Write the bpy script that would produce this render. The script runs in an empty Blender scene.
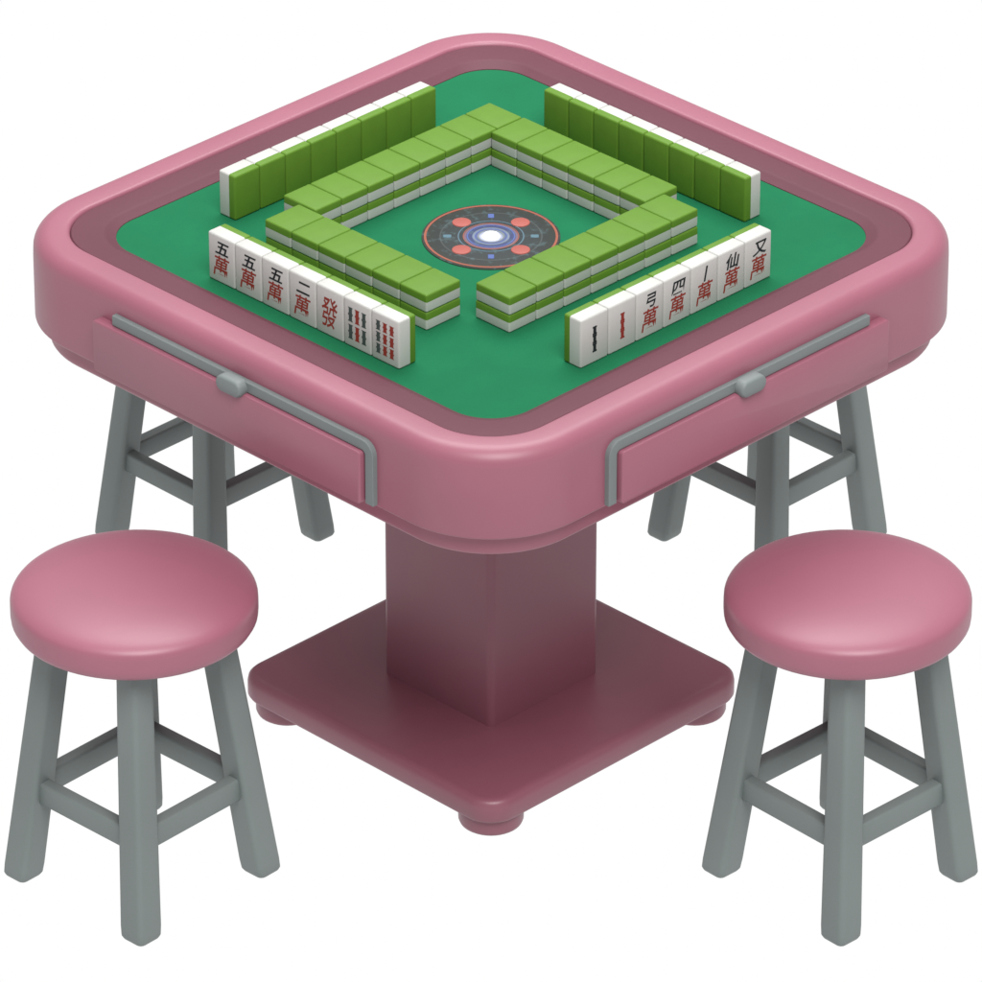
import bpy, bmesh, math
from mathutils import Vector, Matrix

scene = bpy.context.scene
scene.view_settings.view_transform = 'Standard'
scene.view_settings.look = 'None'
scene.view_settings.exposure = 0
COL = scene.collection
R2 = math.sqrt(2)

# ------------------------------------------------------------ materials
def mat(name, color, rough=0.45, spec=0.5, coat=0.0, bump=0.0, bscale=300, var=0.04, vscale=6, sheen=0.0):
    m = bpy.data.materials.new(name); m.use_nodes = True
    nt = m.node_tree; b = nt.nodes['Principled BSDF']
    b.inputs['Roughness'].default_value = rough
    b.inputs['Specular IOR Level'].default_value = spec
    b.inputs['Coat Weight'].default_value = coat
    b.inputs['Coat Roughness'].default_value = 0.25
    b.inputs['Sheen Weight'].default_value = sheen
    tc = nt.nodes.new('ShaderNodeTexCoord')
    n = nt.nodes.new('ShaderNodeTexNoise'); n.inputs['Scale'].default_value = vscale
    n.inputs['Detail'].default_value = 4
    nt.links.new(tc.outputs['Object'], n.inputs['Vector'])
    r = nt.nodes.new('ShaderNodeValToRGB')
    r.color_ramp.elements[0].position = 0.3; r.color_ramp.elements[1].position = 0.7
    c0 = [c*(1-var) for c in color]; c1 = [min(1, c*(1+var)) for c in color]
    r.color_ramp.elements[0].color = (*c0, 1); r.color_ramp.elements[1].color = (*c1, 1)
    nt.links.new(n.outputs['Fac'], r.inputs['Fac'])
    nt.links.new(r.outputs['Color'], b.inputs['Base Color'])
    if bump > 0:
        n2 = nt.nodes.new('ShaderNodeTexNoise'); n2.inputs['Scale'].default_value = bscale
        n2.inputs['Detail'].default_value = 2
        nt.links.new(tc.outputs['Object'], n2.inputs['Vector'])
        bp = nt.nodes.new('ShaderNodeBump'); bp.inputs['Strength'].default_value = bump
        bp.inputs['Distance'].default_value = 0.001
        nt.links.new(n2.outputs['Fac'], bp.inputs['Height'])
        nt.links.new(bp.outputs['Normal'], b.inputs['Normal'])
    return m

M_PINK = mat('pink_paint', (0.290, 0.098, 0.140), 0.42, 0.5, bump=0.06)
M_DARK = mat('mauve_trim', (0.112, 0.037, 0.053), 0.55, 0.22, bump=0.06)
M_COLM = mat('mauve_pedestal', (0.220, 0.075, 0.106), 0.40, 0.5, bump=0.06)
M_PAD = mat('pink_cushion', (0.305, 0.101, 0.148), 0.43, 0.6, bump=0.06, bscale=500)
M_FELT = mat('green_felt', (0.010, 0.135, 0.058), 0.9, 0.12, bump=0.25, bscale=900, var=0.05, vscale=14)
M_GREY = mat('grey_painted_wood', (0.155, 0.182, 0.178), 0.46, 0.42, bump=0.1, bscale=120, var=0.05)
M_TRIM = mat('grey_plastic', (0.165, 0.188, 0.188), 0.5, 0.35)
M_TG = mat('tile_green', (0.098, 0.205, 0.020), 0.55, 0.25, var=0.05, vscale=30)
M_TW = mat('tile_white', (0.48, 0.48, 0.46), 0.42, 0.4, var=0.02, vscale=30)
M_INK = mat('ink_black', (0.015, 0.02, 0.022), 0.6, 0.2)
M_RED = mat('ink_red', (0.25, 0.035, 0.025), 0.6, 0.2)
M_INKG = mat('ink_green', (0.05, 0.07, 0.065), 0.6, 0.2)
M_BUTTON = mat('button_red', (0.34, 0.085, 0.07), 0.5, 0.3)

# console: concentric printed rings
def console_mat():
    m = bpy.data.materials.new('console_print'); m.use_nodes = True
    nt = m.node_tree; b = nt.nodes['Principled BSDF']
    b.inputs['Roughness'].default_value = 0.6; b.inputs['Specular IOR Level'].default_value = 0.12
    tc = nt.nodes.new('ShaderNodeTexCoord')
    ln = nt.nodes.new('ShaderNodeVectorMath'); ln.operation = 'LENGTH'
    nt.links.new(tc.outputs['Object'], ln.inputs[0])
    mm = nt.nodes.new('ShaderNodeMath'); mm.operation = 'MULTIPLY'; mm.inputs[1].default_value = 10
    nt.links.new(ln.outputs['Value'], mm.inputs[0])
    r = nt.nodes.new('ShaderNodeValToRGB'); cr = r.color_ramp; cr.interpolation = 'LINEAR'
    stops = [(0.0, (.5, .55, .7)), (0.155, (.38, .40, .5)), (0.20, (.12, .14, .25)), (0.23, (.07, .09, .22)),
             (0.26, (.22, .28, .42)), (0.28, (.05, .06, .13)), (0.35, (.06, .07, .15)), (0.38, (.20, .12, .15)),
             (0.41, (.038, .046, .05)), (0.465, (.038, .046, .05)), (0.475, (.10, .13, .17)), (0.49, (.042, .048, .05)),
             (0.72, (.042, .048, .048)), (0.735, (.08, .09, .09)), (0.75, (.038, .043, .043)), (0.9, (.042, .046, .042))]
    while len(cr.elements) < len(stops): cr.elements.new(0.5)
    for e, (p, c) in zip(cr.elements, stops):
        e.position = p; e.color = (*c, 1)
    nt.links.new(mm.outputs[0], r.inputs['Fac'])
    nz = nt.nodes.new('ShaderNodeTexNoise'); nz.inputs['Scale'].default_value = 90; nz.inputs['Detail'].default_value = 3
    nt.links.new(tc.outputs['Object'], nz.inputs['Vector'])
    mp = nt.nodes.new('ShaderNodeMapRange'); mp.inputs[1].default_value = .54; mp.inputs[2].default_value = .66
    mp.inputs[3].default_value = 0; mp.inputs[4].default_value = .4
    nt.links.new(nz.outputs['Fac'], mp.inputs[0])
    mx = nt.nodes.new('ShaderNodeMix'); mx.data_type = 'RGBA'
    nt.links.new(mp.outputs[0], mx.inputs[0]); nt.links.new(r.outputs['Color'], mx.inputs[6])
    mx.inputs[7].default_value = (.09, .14, .15, 1)
    nt.links.new(mx.outputs[2], b.inputs['Base Color'])
    return m
M_CONS = console_mat()
M_ORANGE = mat('console_orange', (0.27, 0.075, 0.045), 0.5, 0.3)
M_BLUE = mat('console_blue', (.07, .11, .30), .45, 0.3)
M_TEAL = mat('console_teal', (.08, .15, .19), .45, 0.3)
M_GLOW = bpy.data.materials.new('lamp_white'); M_GLOW.use_nodes = True
_b = M_GLOW.node_tree.nodes['Principled BSDF']
_b.inputs['Base Color'].default_value = (.7, .7, .72, 1)
_b.inputs['Emission Color'].default_value = (.95, .93, .95, 1); _b.inputs['Emission Strength'].default_value = 0.3

# ------------------------------------------------------------ helpers
def obj_from_bm(bm, name, mats, parent=None, loc=(0, 0, 0), smooth=True, ang=40):
    bmesh.ops.recalc_face_normals(bm, faces=bm.faces)
    me = bpy.data.meshes.new(name); bm.to_mesh(me); bm.free()
    for m in mats: me.materials.append(m)
    if smooth:
        me.polygons.foreach_set('use_smooth', [True]*len(me.polygons))
        me.set_sharp_from_angle(angle=math.radians(ang))
    o = bpy.data.objects.new(name, me); COL.objects.link(o)
    o.location = loc
    if parent: o.parent = parent
    return o

def empty(name, loc, label, category, group=None):
    e = bpy.data.objects.new(name, None); e.location = loc; e.empty_display_size = 0.1
    COL.objects.link(e); e['label'] = label; e['category'] = category
    if group: e['group'] = group
    return e

def rsq(a, r, z, cx=0, cy=0, n=12, b=None):
    b = a if b is None else b
    pts = []
    for k, (sx, sy) in enumerate([(1, 1), (-1, 1), (-1, -1), (1, -1)]):
        for i in range(n+1):
            t = math.pi/2*k + math.pi/2*i/n
            pts.append((cx + sx*(a-r) + r*math.cos(t), cy + sy*(b-r) + r*math.sin(t), z))
    return pts

def loft(secs, closed_profile=False, cap=True):
    bm = bmesh.new(); rings = []
    for s in secs: rings.append([bm.verts.new(p) for p in s])
    n = len(rings[0]); m = len(rings)
    for j in range(m if closed_profile else m-1):
        A, B = rings[j], rings[(j+1) % m]
        for i in range(n):
            bm.faces.new((A[i], A[(i+1) % n], B[(i+1) % n], B[i]))
    if cap and not closed_profile:
        bm.faces.new(rings[0]); bm.faces.new(rings[-1])
    return bm

def arc(c, rad, a0, a1, n):
    return [(c[0]+rad*math.cos(math.radians(a0+(a1-a0)*i/n)), c[1]+rad*math.sin(math.radians(a0+(a1-a0)*i/n))) for i in range(n+1)]

def box_bm(x0, x1, y0, y1, z0, z1, bev=0.003, seg=3):
    bm = bmesh.new(); bmesh.ops.create_cube(bm, size=1)
    for v in bm.verts:
        v.co = Vector(((x0+x1)/2+v.co.x*(x1-x0), (y0+y1)/2+v.co.y*(y1-y0), (z0+z1)/2+v.co.z*(z1-z0)))
    if bev > 0:
        bmesh.ops.bevel(bm, geom=list(bm.edges), offset=bev, segments=seg, profile=0.5, affect='EDGES')
    return bm

def lathe(profile, n=64):
    bm = bmesh.new(); rings = []
    for (r, z) in profile:
        if r < 1e-6: rings.append([bm.verts.new((0, 0, z))])
        else: rings.append([bm.verts.new((r*math.cos(2*math.pi*i/n), r*math.sin(2*math.pi*i/n), z)) for i in range(n)])
    for A, B in zip(rings, rings[1:]):
        for i in range(n):
            j = (i+1) % n
            if len(A) == 1: bm.faces.new((A[0], B[i], B[j]))
            elif len(B) == 1: bm.faces.new((A[i], A[j], B[0]))
            else: bm.faces.new((A[i], A[j], B[j], B[i]))
    return bm

# ------------------------------------------------------------ ground
bm = bmesh.new(); bmesh.ops.create_grid(bm, x_segments=1, y_segments=1, size=300)
m = bpy.data.materials.new('white_glow_floor'); m.use_nodes = True
nt = m.node_tree; nt.nodes.clear()
out = nt.nodes.new('ShaderNodeOutputMaterial'); em = nt.nodes.new('ShaderNodeEmission')
em.inputs['Color'].default_value = (1, 1, 1, 1); em.inputs['Strength'].default_value = 1.0  # emission added so the floor stays pure white and takes no shadows
nt.links.new(em.outputs[0], out.inputs['Surface'])
g = obj_from_bm(bm, 'ground', [m], smooth=False)
g['kind'] = 'structure'; g['label'] = 'plain white floor with added glow, as shadowless backdrop'; 

# ------------------------------------------------------------ table
table = empty('mahjong_table', (0, 0, 0), 'pink square automatic mahjong table with green felt and pedestal', 'table')
ZG = 0.803
prof = []
prof.append((0.454, 0.098, 0.792))
for (x, z) in arc((0.464, 0.810), 0.006, 180, 90, 4): prof.append((x, 0.100, z))
for (x, z) in arc((0.4885, 0.792), 0.024, 90, 0, 9): prof.append((x, 0.116+(x-.464)*0.85, z))
prof += [(0.5128, 0.157, 0.780)]
for (x, z) in arc((0.508, 0.684), 0.005, 0, -90, 4): prof.append((x, 0.157, z))
prof.append((0.500, 0.151, 0.6785))
prof.append((0.4965, 0.148, 0.676))
prof.append((0.4955, 0.147, 0.655))
for (x, z) in arc((0.486, 0.652), 0.0095, 0, -90, 4): prof.append((x, x-0.3485, z))
frame = obj_from_bm(loft([rsq(a, r, z, n=20) for a, r, z in prof]), 'table_frame', [M_PINK], table, ang=35)

# inner rim: flat dark band slightly sunk in the frame, clean sloping step down to the felt
prof = [(0.4575, 0.0995, 0.792), (0.4575, 0.0995, 0.8105)]
prof += [(0.4560, 0.0985, 0.8120), (0.4200, 0.081, 0.8120), (0.4170, 0.080, 0.8113), (0.4145, 0.079, 0.8098), (0.4030, 0.072, 0.8042), (0.4010, 0.071, 0.792)]
rim = obj_from_bm(loft([rsq(a, r, z, n=16) for a, r, z in prof], cap=False), 'inner_rim', [M_DARK], table, ang=25)
felt = obj_from_bm(loft([rsq(0.406, 0.07, 0.794, n=16), rsq(0.406, 0.07, ZG, n=16)]), 'playing_surface', [M_FELT], table)

def to_face(bm, mode):
    if mode == 1:
        for v in bm.verts: v.co = Vector((v.co.y, v.co.x, v.co.z))
    return bm
F = -0.5128
for mode in (0, 1):
    zc, hz = 0.7235, 0.0410
    ds = rsq(0.273, 0.005, 0, b=hz, n=4)
    secs = [[(p[0]*k, y, zc+p[1]*k2) for p in ds] for y, k, k2 in [(F+0.01, 1, 1), (F-0.0130, 1, 1), (F-0.0150, .9988, .989), (F-0.016, .995, .955)]]
    d = obj_from_bm(to_face(loft(secs), mode), 'drawer', [M_PINK], table)
    w = 0.0078
    y0, y1 = F-0.0085, F+0.01
    zr = 0.7735
    R = 0.014
    pts = [(0.238, zr), (-0.284+R, zr)] + [(-0.284+R+R*math.cos(math.radians(t)), zr-R+R*math.sin(math.radians(t))) for t in (105, 120, 135, 150, 165)] + [(-0.284, zr-R), (-0.284, 0.684)]
    bm = bmesh.new(); rings = []
    for i, p in enumerate(pts):
        a = Vector(pts[max(0, i-1)]); b_ = Vector(pts[min(len(pts)-1, i+1)])
        t = (b_-a).normalized(); nrm = Vector((-t.y, t.x))
        P = Vector(p)
        sec = []
        for (s, y) in [(-1, y1), (-1, y0+.0006), (-.93, y0), (.93, y0), (1, y0+.0006), (1, y1)]:
            q = P + nrm*w*s
            sec.append(bm.verts.new((q.x, y, q.y)))
        rings.append(sec)
    for A, B in zip(rings, rings[1:]):
        for i in range(6):
            bm.faces.new((A[i], A[(i+1) % 6], B[(i+1) % 6], B[i]))
    bm.faces.new(rings[0]); bm.faces.new(rings[-1])
    obj_from_bm(to_face(bm, mode), 'drawer_trim', [M_TRIM], d, ang=16)
    secs = []
    for (y, s, ) in [(F-0.006, 1), (F-0.0165, 1), (F-0.0200, .965), (F-0.0225, .88), (F-.0238, .74)]:
        ring_ = rsq(0.0255-.0125*(1-s), 0.0125*s, 0, b=0.0128*s, n=8)
        secs.append([(p[0]-0.016, y, 0.7705+p[1]) for p in ring_])
    bm = loft(secs)
    obj_from_bm(to_face(bm, mode), 'handle', [M_TRIM], d)

# pedestal
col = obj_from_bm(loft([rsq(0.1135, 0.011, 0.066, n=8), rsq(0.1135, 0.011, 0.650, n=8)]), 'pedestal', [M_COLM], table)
prof = [(0.258, 0.03, 0.028), (0.268, 0.044, 0.031)]
prof += [(0.271, 0.047, 0.036), (0.271, 0.047, 0.056), (0.2695, 0.0455, 0.063), (0.265, 0.041, 0.0675), (0.257, 0.033, 0.069)]
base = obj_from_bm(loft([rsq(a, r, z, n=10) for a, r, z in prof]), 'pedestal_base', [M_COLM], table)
for sx in (-1, 1):
    for sy in (-1, 1):
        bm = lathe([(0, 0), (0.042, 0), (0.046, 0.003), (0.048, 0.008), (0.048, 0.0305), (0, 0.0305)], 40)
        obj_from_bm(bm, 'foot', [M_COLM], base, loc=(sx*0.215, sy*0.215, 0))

# centre console
CV = -0.004
cc = (CV/R2, CV/R2, ZG-0.0025)
cons = obj_from_bm(lathe([(0, 0.001), (0.100, 0.001), (0.100, 0.0039), (0.0992, 0.0045), (0, 0.0045)], 80), 'centre_console', [M_CONS], table, loc=cc)
def ring(r, w, z, h, n=72):
    return loft([[((r+dr)*math.cos(2*math.pi*i/n), (r+dr)*math.sin(2*math.pi*i/n), zz) for i in range(n)]
                 for dr, zz in [(-w, z), (-w, z+h), (w, z+h), (w, z)]], closed_profile=True)
for r_, w_, m_ in [(0.0950, .0017, M_ORANGE), (0.0470, .0007, M_TEAL), (0.0400, .0006, M_ORANGE), (0.0340, .0009, M_BLUE), (0.0255, .0006, M_TRIM), (0.0185, .0009, M_TRIM)]:
    obj_from_bm(ring(r_, w_, 0.0035, 0.0014), 'console_ring', [m_], cons)
obj_from_bm(lathe([(0, 0.010), (0.006, 0.0095), (0.011, 0.0078), (0.0135, 0.004)], 32), 'console_lamp', [M_GLOW], cons)
for k in range(4):
    a = math.pi/2*k
    obj_from_bm(lathe([(0, 0.0062), (0.011, 0.0062), (0.0135, 0.0056), (0.0142, 0.004)], 32), 'console_button', [M_BUTTON], cons,
                loc=(0.060*math.cos(a), 0.060*math.sin(a), 0))
    a += math.pi/4
    dm = box_bm(-0.006, 0.006, -0.0045, 0.0045, 0.0035, 0.0052, 0.0005, 1)
    bmesh.ops.rotate(dm, verts=dm.verts, matrix=Matrix.Rotation(a, 3, 'Z'))
    obj_from_bm(dm, 'console_mark', [M_TEAL if k % 2 else M_BLUE], cons, loc=(0.063*math.cos(a), 0.063*math.sin(a), 0))

# ------------------------------------------------------------ tiles
def text_mesh(s, size, sx=1.0, bold=0.03):
    cu = bpy.data.curves.new('t', 'FONT'); cu.body = s; cu.size = size
    cu.align_x = 'CENTER'; cu.align_y = 'CENTER'; cu.offset = size*bold; cu.shear = 0.18
    o = bpy.data.objects.new('t', cu); COL.objects.link(o)
    dg = bpy.context.evaluated_depsgraph_get()
    me = bpy.data.meshes.new_from_object(o.evaluated_get(dg))
    bpy.data.objects.remove(o); 
    vs = [v.co.copy() for v in me.vertices]; fs = [list(p.vertices) for p in me.polygons]
    if vs:
        x0 = min(v.x for v in vs); x1 = max(v.x for v in vs); y0 = min(v.y for v in vs); y1 = max(v.y for v in vs)
        for v in vs: v.x = (v.x-(x0+x1)/2)*sx; v.y -= (y0+y1)/2
    return vs, fs

def add_flat(bm, vs, fs, cx, cz, y, mi):
    nv = [bm.verts.new((v.x+cx, y, v.y+cz)) for v in vs]
    for f in fs:
        try:
            fa = bm.faces.new([nv[i] for i in f]); fa.material_index = mi
        except ValueError: pass

def bamboo(bm, cx, cz, w, h, y, mi, knots=2):
    for k in range(knots):
        z0 = cz-h/2+h*k/knots; z1 = z0+h/knots
        for (a, b_, ww) in [(z0, z0+h*.07, w*.62), (z0+h*.07, z1-h*.07, w*.44), (z1-h*.07, z1-h*.005, w*.62)]:
            vs = [Vector((-ww/1.2, a, 0)), Vector((ww/1.2, a, 0)), Vector((ww/1.2, b_, 0)), Vector((-ww/1.2, b_, 0))]
            add_flat(bm, vs, [[0, 1, 2, 3]], cx, 0, y, mi)

def tile_bm(W, H, T, marks=None, front_green=0.36, bev=0.0032):
    """standing tile; printed face towards -Y, green back +Y, base at z=0"""
    bm = box_bm(-W/2, W/2, -T/2, T/2, 0, H, bev, 3)
    split = T/2 - T*front_green
    bmesh.ops.bisect_plane(bm, geom=list(bm.verts)+list(bm.edges)+list(bm.faces), plane_co=(0, split, 0), plane_no=(0, 1, 0))
    for f in bm.faces:
        f.material_index = 1 if f.calc_center_median().y > split else 0
    bmesh.ops.recalc_face_normals(bm, faces=bm.faces)
    if marks:
        y = -T/2-0.0003
        marks(bm, W, H, y)
    return bm
TM = [M_TW, M_TG, M_INK, M_RED, M_INKG]

def tile_obj(bm, name, loc, rot, label, group):
    me = bpy.data.meshes.new(name); bm.to_mesh(me); bm.free()
    for mm_ in TM: me.materials.append(mm_)
    me.polygons.foreach_set('use_smooth', [True]*len(me.polygons)); me.set_sharp_from_angle(angle=math.radians(32))
    return place(me, name, loc, rot, label, group)
def place(me, name, loc, rot, label, group):
    o = bpy.data.objects.new(name, me); COL.objects.link(o)
    o.location = loc; o.rotation_euler = (0, 0, rot)
    o['label'] = label; o['category'] = 'mahjong tile'; o['group'] = group
    return o

def wan(top, sx=1.15):
    def f(bm, W, H, y):
        vs, fs = text_mesh(top, 0.0245, sx, 0.022); add_flat(bm, vs, fs, 0.002, H*0.745, y, 2)
        vs, fs = text_mesh('萬', 0.0355, 0.95, 0.010); add_flat(bm, vs, fs, 0, H*0.36, y, 3)
    return f
def single(ch, mi, size=0.05):
    def f(bm, W, H, y):
        vs, fs = text_mesh(ch, size, 0.70, 0.006)
        for v in vs: v.y *= 1.1
        add_flat(bm, vs, fs, 0, H*0.5, y, mi)
    return f
def bams(cols, rows, pattern, w=0.0088):
    def f(bm, W, H, y):
        for i in range(cols):
            for j in range(rows):
                cx = (i-(cols-1)/2)*W*0.245
                h = H*0.68/rows
                cz = H*0.5+(j-(rows-1)/2)*h*1.06
                bamboo(bm, cx, cz, w, h*0.88, y, pattern[(i+j*cols) % len(pattern)])
    return f
def onebam(mi):
    def f(bm, W, H, y): bamboo(bm, 0, H*0.5, 0.0080, H*0.54, y, mi, 3)
    return f

ZT = ZG+0.0003
left_marks = [(wan('五'), 'five'), (wan('五'), 'five'), (wan('五'), 'five'), (wan('二'), 'two'), (single('發', 3, 0.047), 'red'),
              (bams(3, 2, [4, 3, 4, 4, 3, 4]), 'b'), (bams(3, 3, [4, 3, 3]), 'b')]
right_marks = [(onebam(2), 'b'), (onebam(3), 'b'), (wan('弓', .95), 'w'), (wan('四'), 'w'), (wan('丨'), 'w'), (wan('仙'), 'w'), (wan('又'), 'w')]
FW, FH, FT = 0.0555, 0.0755, 0.034
GR = 'mahjong tiles standing in the players hands'
lab = {'five': 'standing white mahjong tile with black five and red character', 'two': 'standing white mahjong tile with black two and red character',
       'red': 'standing white mahjong tile with large red character', 'b': 'standing white mahjong tile with bamboo stick marks',
       'w': 'standing white mahjong tile with black numeral and red character'}
for i, (mk, k) in enumerate(left_marks):
    y = 0.195 - FW*(i+0.5)
    tile_obj(tile_bm(FW-.0006, FH, FT, mk), 'mahjong_tile', (-0.374+FT/2, y, ZT), -math.pi/2, lab[k], GR)
for i, (mk, k) in enumerate(right_marks):
    x = -0.194 + FW*(i+0.5)
    tile_obj(tile_bm(FW-.0006, FH, FT, mk), 'mahjong_tile', (x, -0.370+FT/2, ZT), 0, lab[k], GR)
BW, BH, BT = 0.0512, 0.0715, 0.034
bmB = tile_bm(BW-.0006, BH, BT); o0 = None
LB = 'standing mahjong tile seen from its green back'
for i in range(8):
    x = -0.229+BW*(i+.5)
    if o0 is None:
        o0 = tile_obj(bmB, 'mahjong_tile', (x, 0.294+BT/2, ZT), math.pi, LB, GR)
    else: place(o0.data, 'mahjong_tile', (x, 0.294+BT/2, ZT), math.pi, LB, GR)
for i in range(8):
    y = 0.179-BW*(i+.5)
    place(o0.data, 'mahjong_tile', (0.288+BT/2, y, ZT), math.pi/2, LB, GR)

WW, WL, WT = 0.0525, 0.068, 0.0280
bmW = tile_bm(WW-.0007, WL, WT, front_green=0.42, bev=0.0028)
for v in bmW.verts: v.co = Vector((v.co.x, -(v.co.z-WL/2), v.co.y+WT/2))
bmesh.ops.recalc_face_normals(bmW, faces=bmW.faces)
wtile = None
GW = 'green backed mahjong tiles stacked in the wall'
DV = 0.0165
def wall(x0, y0, dx, dy, n, rot, W=0.0525):
    global wtile
    x0 += DV; y0 += DV
    for i in range(n):
        for lv in range(2):
            jit = 0.0006*math.sin(i*12.9+lv*7.7+x0*50)
            loc = (x0+dx*(i+.5)*W+dy*jit, y0+dy*(i+.5)*W+dx*jit, ZT+lv*(WT+0.0002))
            L = 'green topped mahjong tile in upper layer of wall' if lv else 'mahjong tile in lower layer of wall on felt'
            if wtile is None: o = wtile = tile_obj(bmW, 'mahjong_tile', loc, rot, L, GW)
            else: o = place(wtile.data, 'mahjong_tile', loc, rot, L, GW)
            o.scale = (W/0.0525, 1, 1)
wall(-0.2500, -0.156, 0, 1, 6, math.pi/2, 0.0550)
wall(-0.207, -0.2090, 1, 0, 7, 0, 0.0550)
wall(-0.2140, 0.176, 1, 0, 8, 0, 0.0527)
wall(0.1745, -0.1735, 0, 1, 6, math.pi/2, 0.0524)

# ------------------------------------------------------------ stools
def build_stool(loc, label):
    G = 'round pink stools around the table'
    s = empty('stool', loc, label, 'stool', G)
    RS = 0.170
    prof = [(0, 0.410), (0.148, 0.410), (0.158, 0.4113), (0.1655, 0.4155), (0.1692, 0.422), (RS, 0.429), (RS, 0.445)]
    n = 3.0; hh = 0.031
    for i in range(1, 25):
        t = math.pi/2*i/24
        prof.append((RS*max(0, math.cos(t))**(2/n) if i < 24 else 0, 0.445+hh*math.sin(t)**(2/n)))
    obj_from_bm(lathe(prof, 80), 'seat', [M_PAD], s, ang=60)
    def off(z): return 0.1180-0.102*z
    for sx in (-1, 1):
        for sy in (-1, 1):
            secs = []
            for z, h in [(0, .0165), (.002, .0195), (.006, .0215), (.02, .022), (.42, .0195)]:
                o = off(z); secs.append(rsq(h, 0.008, z, sx*o, sy*o, n=4))
            obj_from_bm(loft(secs), 'leg', [M_GREY], s)
    z = 0.146; o = off(z)
    for k in range(4):
        if k % 2 == 0:
            sg = 1 if k == 0 else -1
            bm = box_bm(-o, o, sg*o-.0105, sg*o+.0105, z-.018, z+.018, .004)
        else:
            sg = 1 if k == 1 else -1
            bm = box_bm(sg*o-.0105, sg*o+.0105, -o, o, z-.0175, z+.0175, .004)
        obj_from_bm(bm, 'rung', [M_GREY], s)
    return s

def copy_tree(src, loc, label, sc=1.0, rot=0):
    n = src.copy(); COL.objects.link(n); n.location = loc; n['label'] = label
    n.scale = (sc, sc, sc); n.rotation_euler = (0, 0, rot)
    for c in src.children:
        cn = c.copy(); COL.objects.link(cn); cn.parent = n
    return n
def uv(u, v): return ((u+v)/R2, (v-u)/R2, 0)
LS = 'round pink cushioned stool with four splayed grey legs'
s0 = build_stool(uv(-0.503, -0.443), LS)
copy_tree(s0, uv(0.503, -0.443), LS, 1.03, math.radians(-2.0))
LS2 = 'pink and grey stool tucked behind the table'
copy_tree(s0, uv(-0.432, 0.525), LS2, 0.97)
copy_tree(s0, uv(0.432, 0.525), LS2, 0.97)
s0.scale = (1.03,)*3; s0.rotation_euler = (0, 0, math.radians(2.0))

# ------------------------------------------------------------ light
w = bpy.data.worlds.new('World'); scene.world = w; w.use_nodes = True
w.node_tree.nodes['Background'].inputs['Color'].default_value = (1, 1, 1, 1)
w.node_tree.nodes['Background'].inputs['Strength'].default_value = 0.45
sun = bpy.data.lights.new('key_sun', 'SUN'); sun.energy = 3.1; sun.angle = math.radians(32); sun.color = (1, 0.985, 0.97)
so = bpy.data.objects.new('key_sun', sun); COL.objects.link(so)
el = math.radians(56); az = math.radians(225+12)
d = Vector((math.cos(el)*math.cos(az), math.cos(el)*math.sin(az), math.sin(el)))
so.rotation_euler = d.to_track_quat('Z', 'Y').to_euler(); so.location = d*5
ar = bpy.data.lights.new('softbox', 'AREA'); ar.shape = 'DISK'; ar.size = 2.8; ar.energy = 130
ao = bpy.data.objects.new('softbox', ar); COL.objects.link(ao)
ao.location = (1.0, 1.0, 3.9)
ao.rotation_euler = (Vector(ao.location)-Vector((0, 0, .5))).to_track_quat('Z', 'Y').to_euler()

# ------------------------------------------------------------ camera
th = math.radians(29.8); D = 10.15
cam = bpy.data.cameras.new('camera'); co = bpy.data.objects.new('camera', cam); COL.objects.link(co)
fw = Vector((math.cos(th)/R2, math.cos(th)/R2, -math.sin(th)))
co.location = Vector((0, 0, 0.38)) - fw*D
co.rotation_euler = fw.to_track_quat('-Z', 'Y').to_euler()
cam.sensor_width = 36; cam.lens = 6900/982*36; cam.clip_end = 2000
scene.camera = co
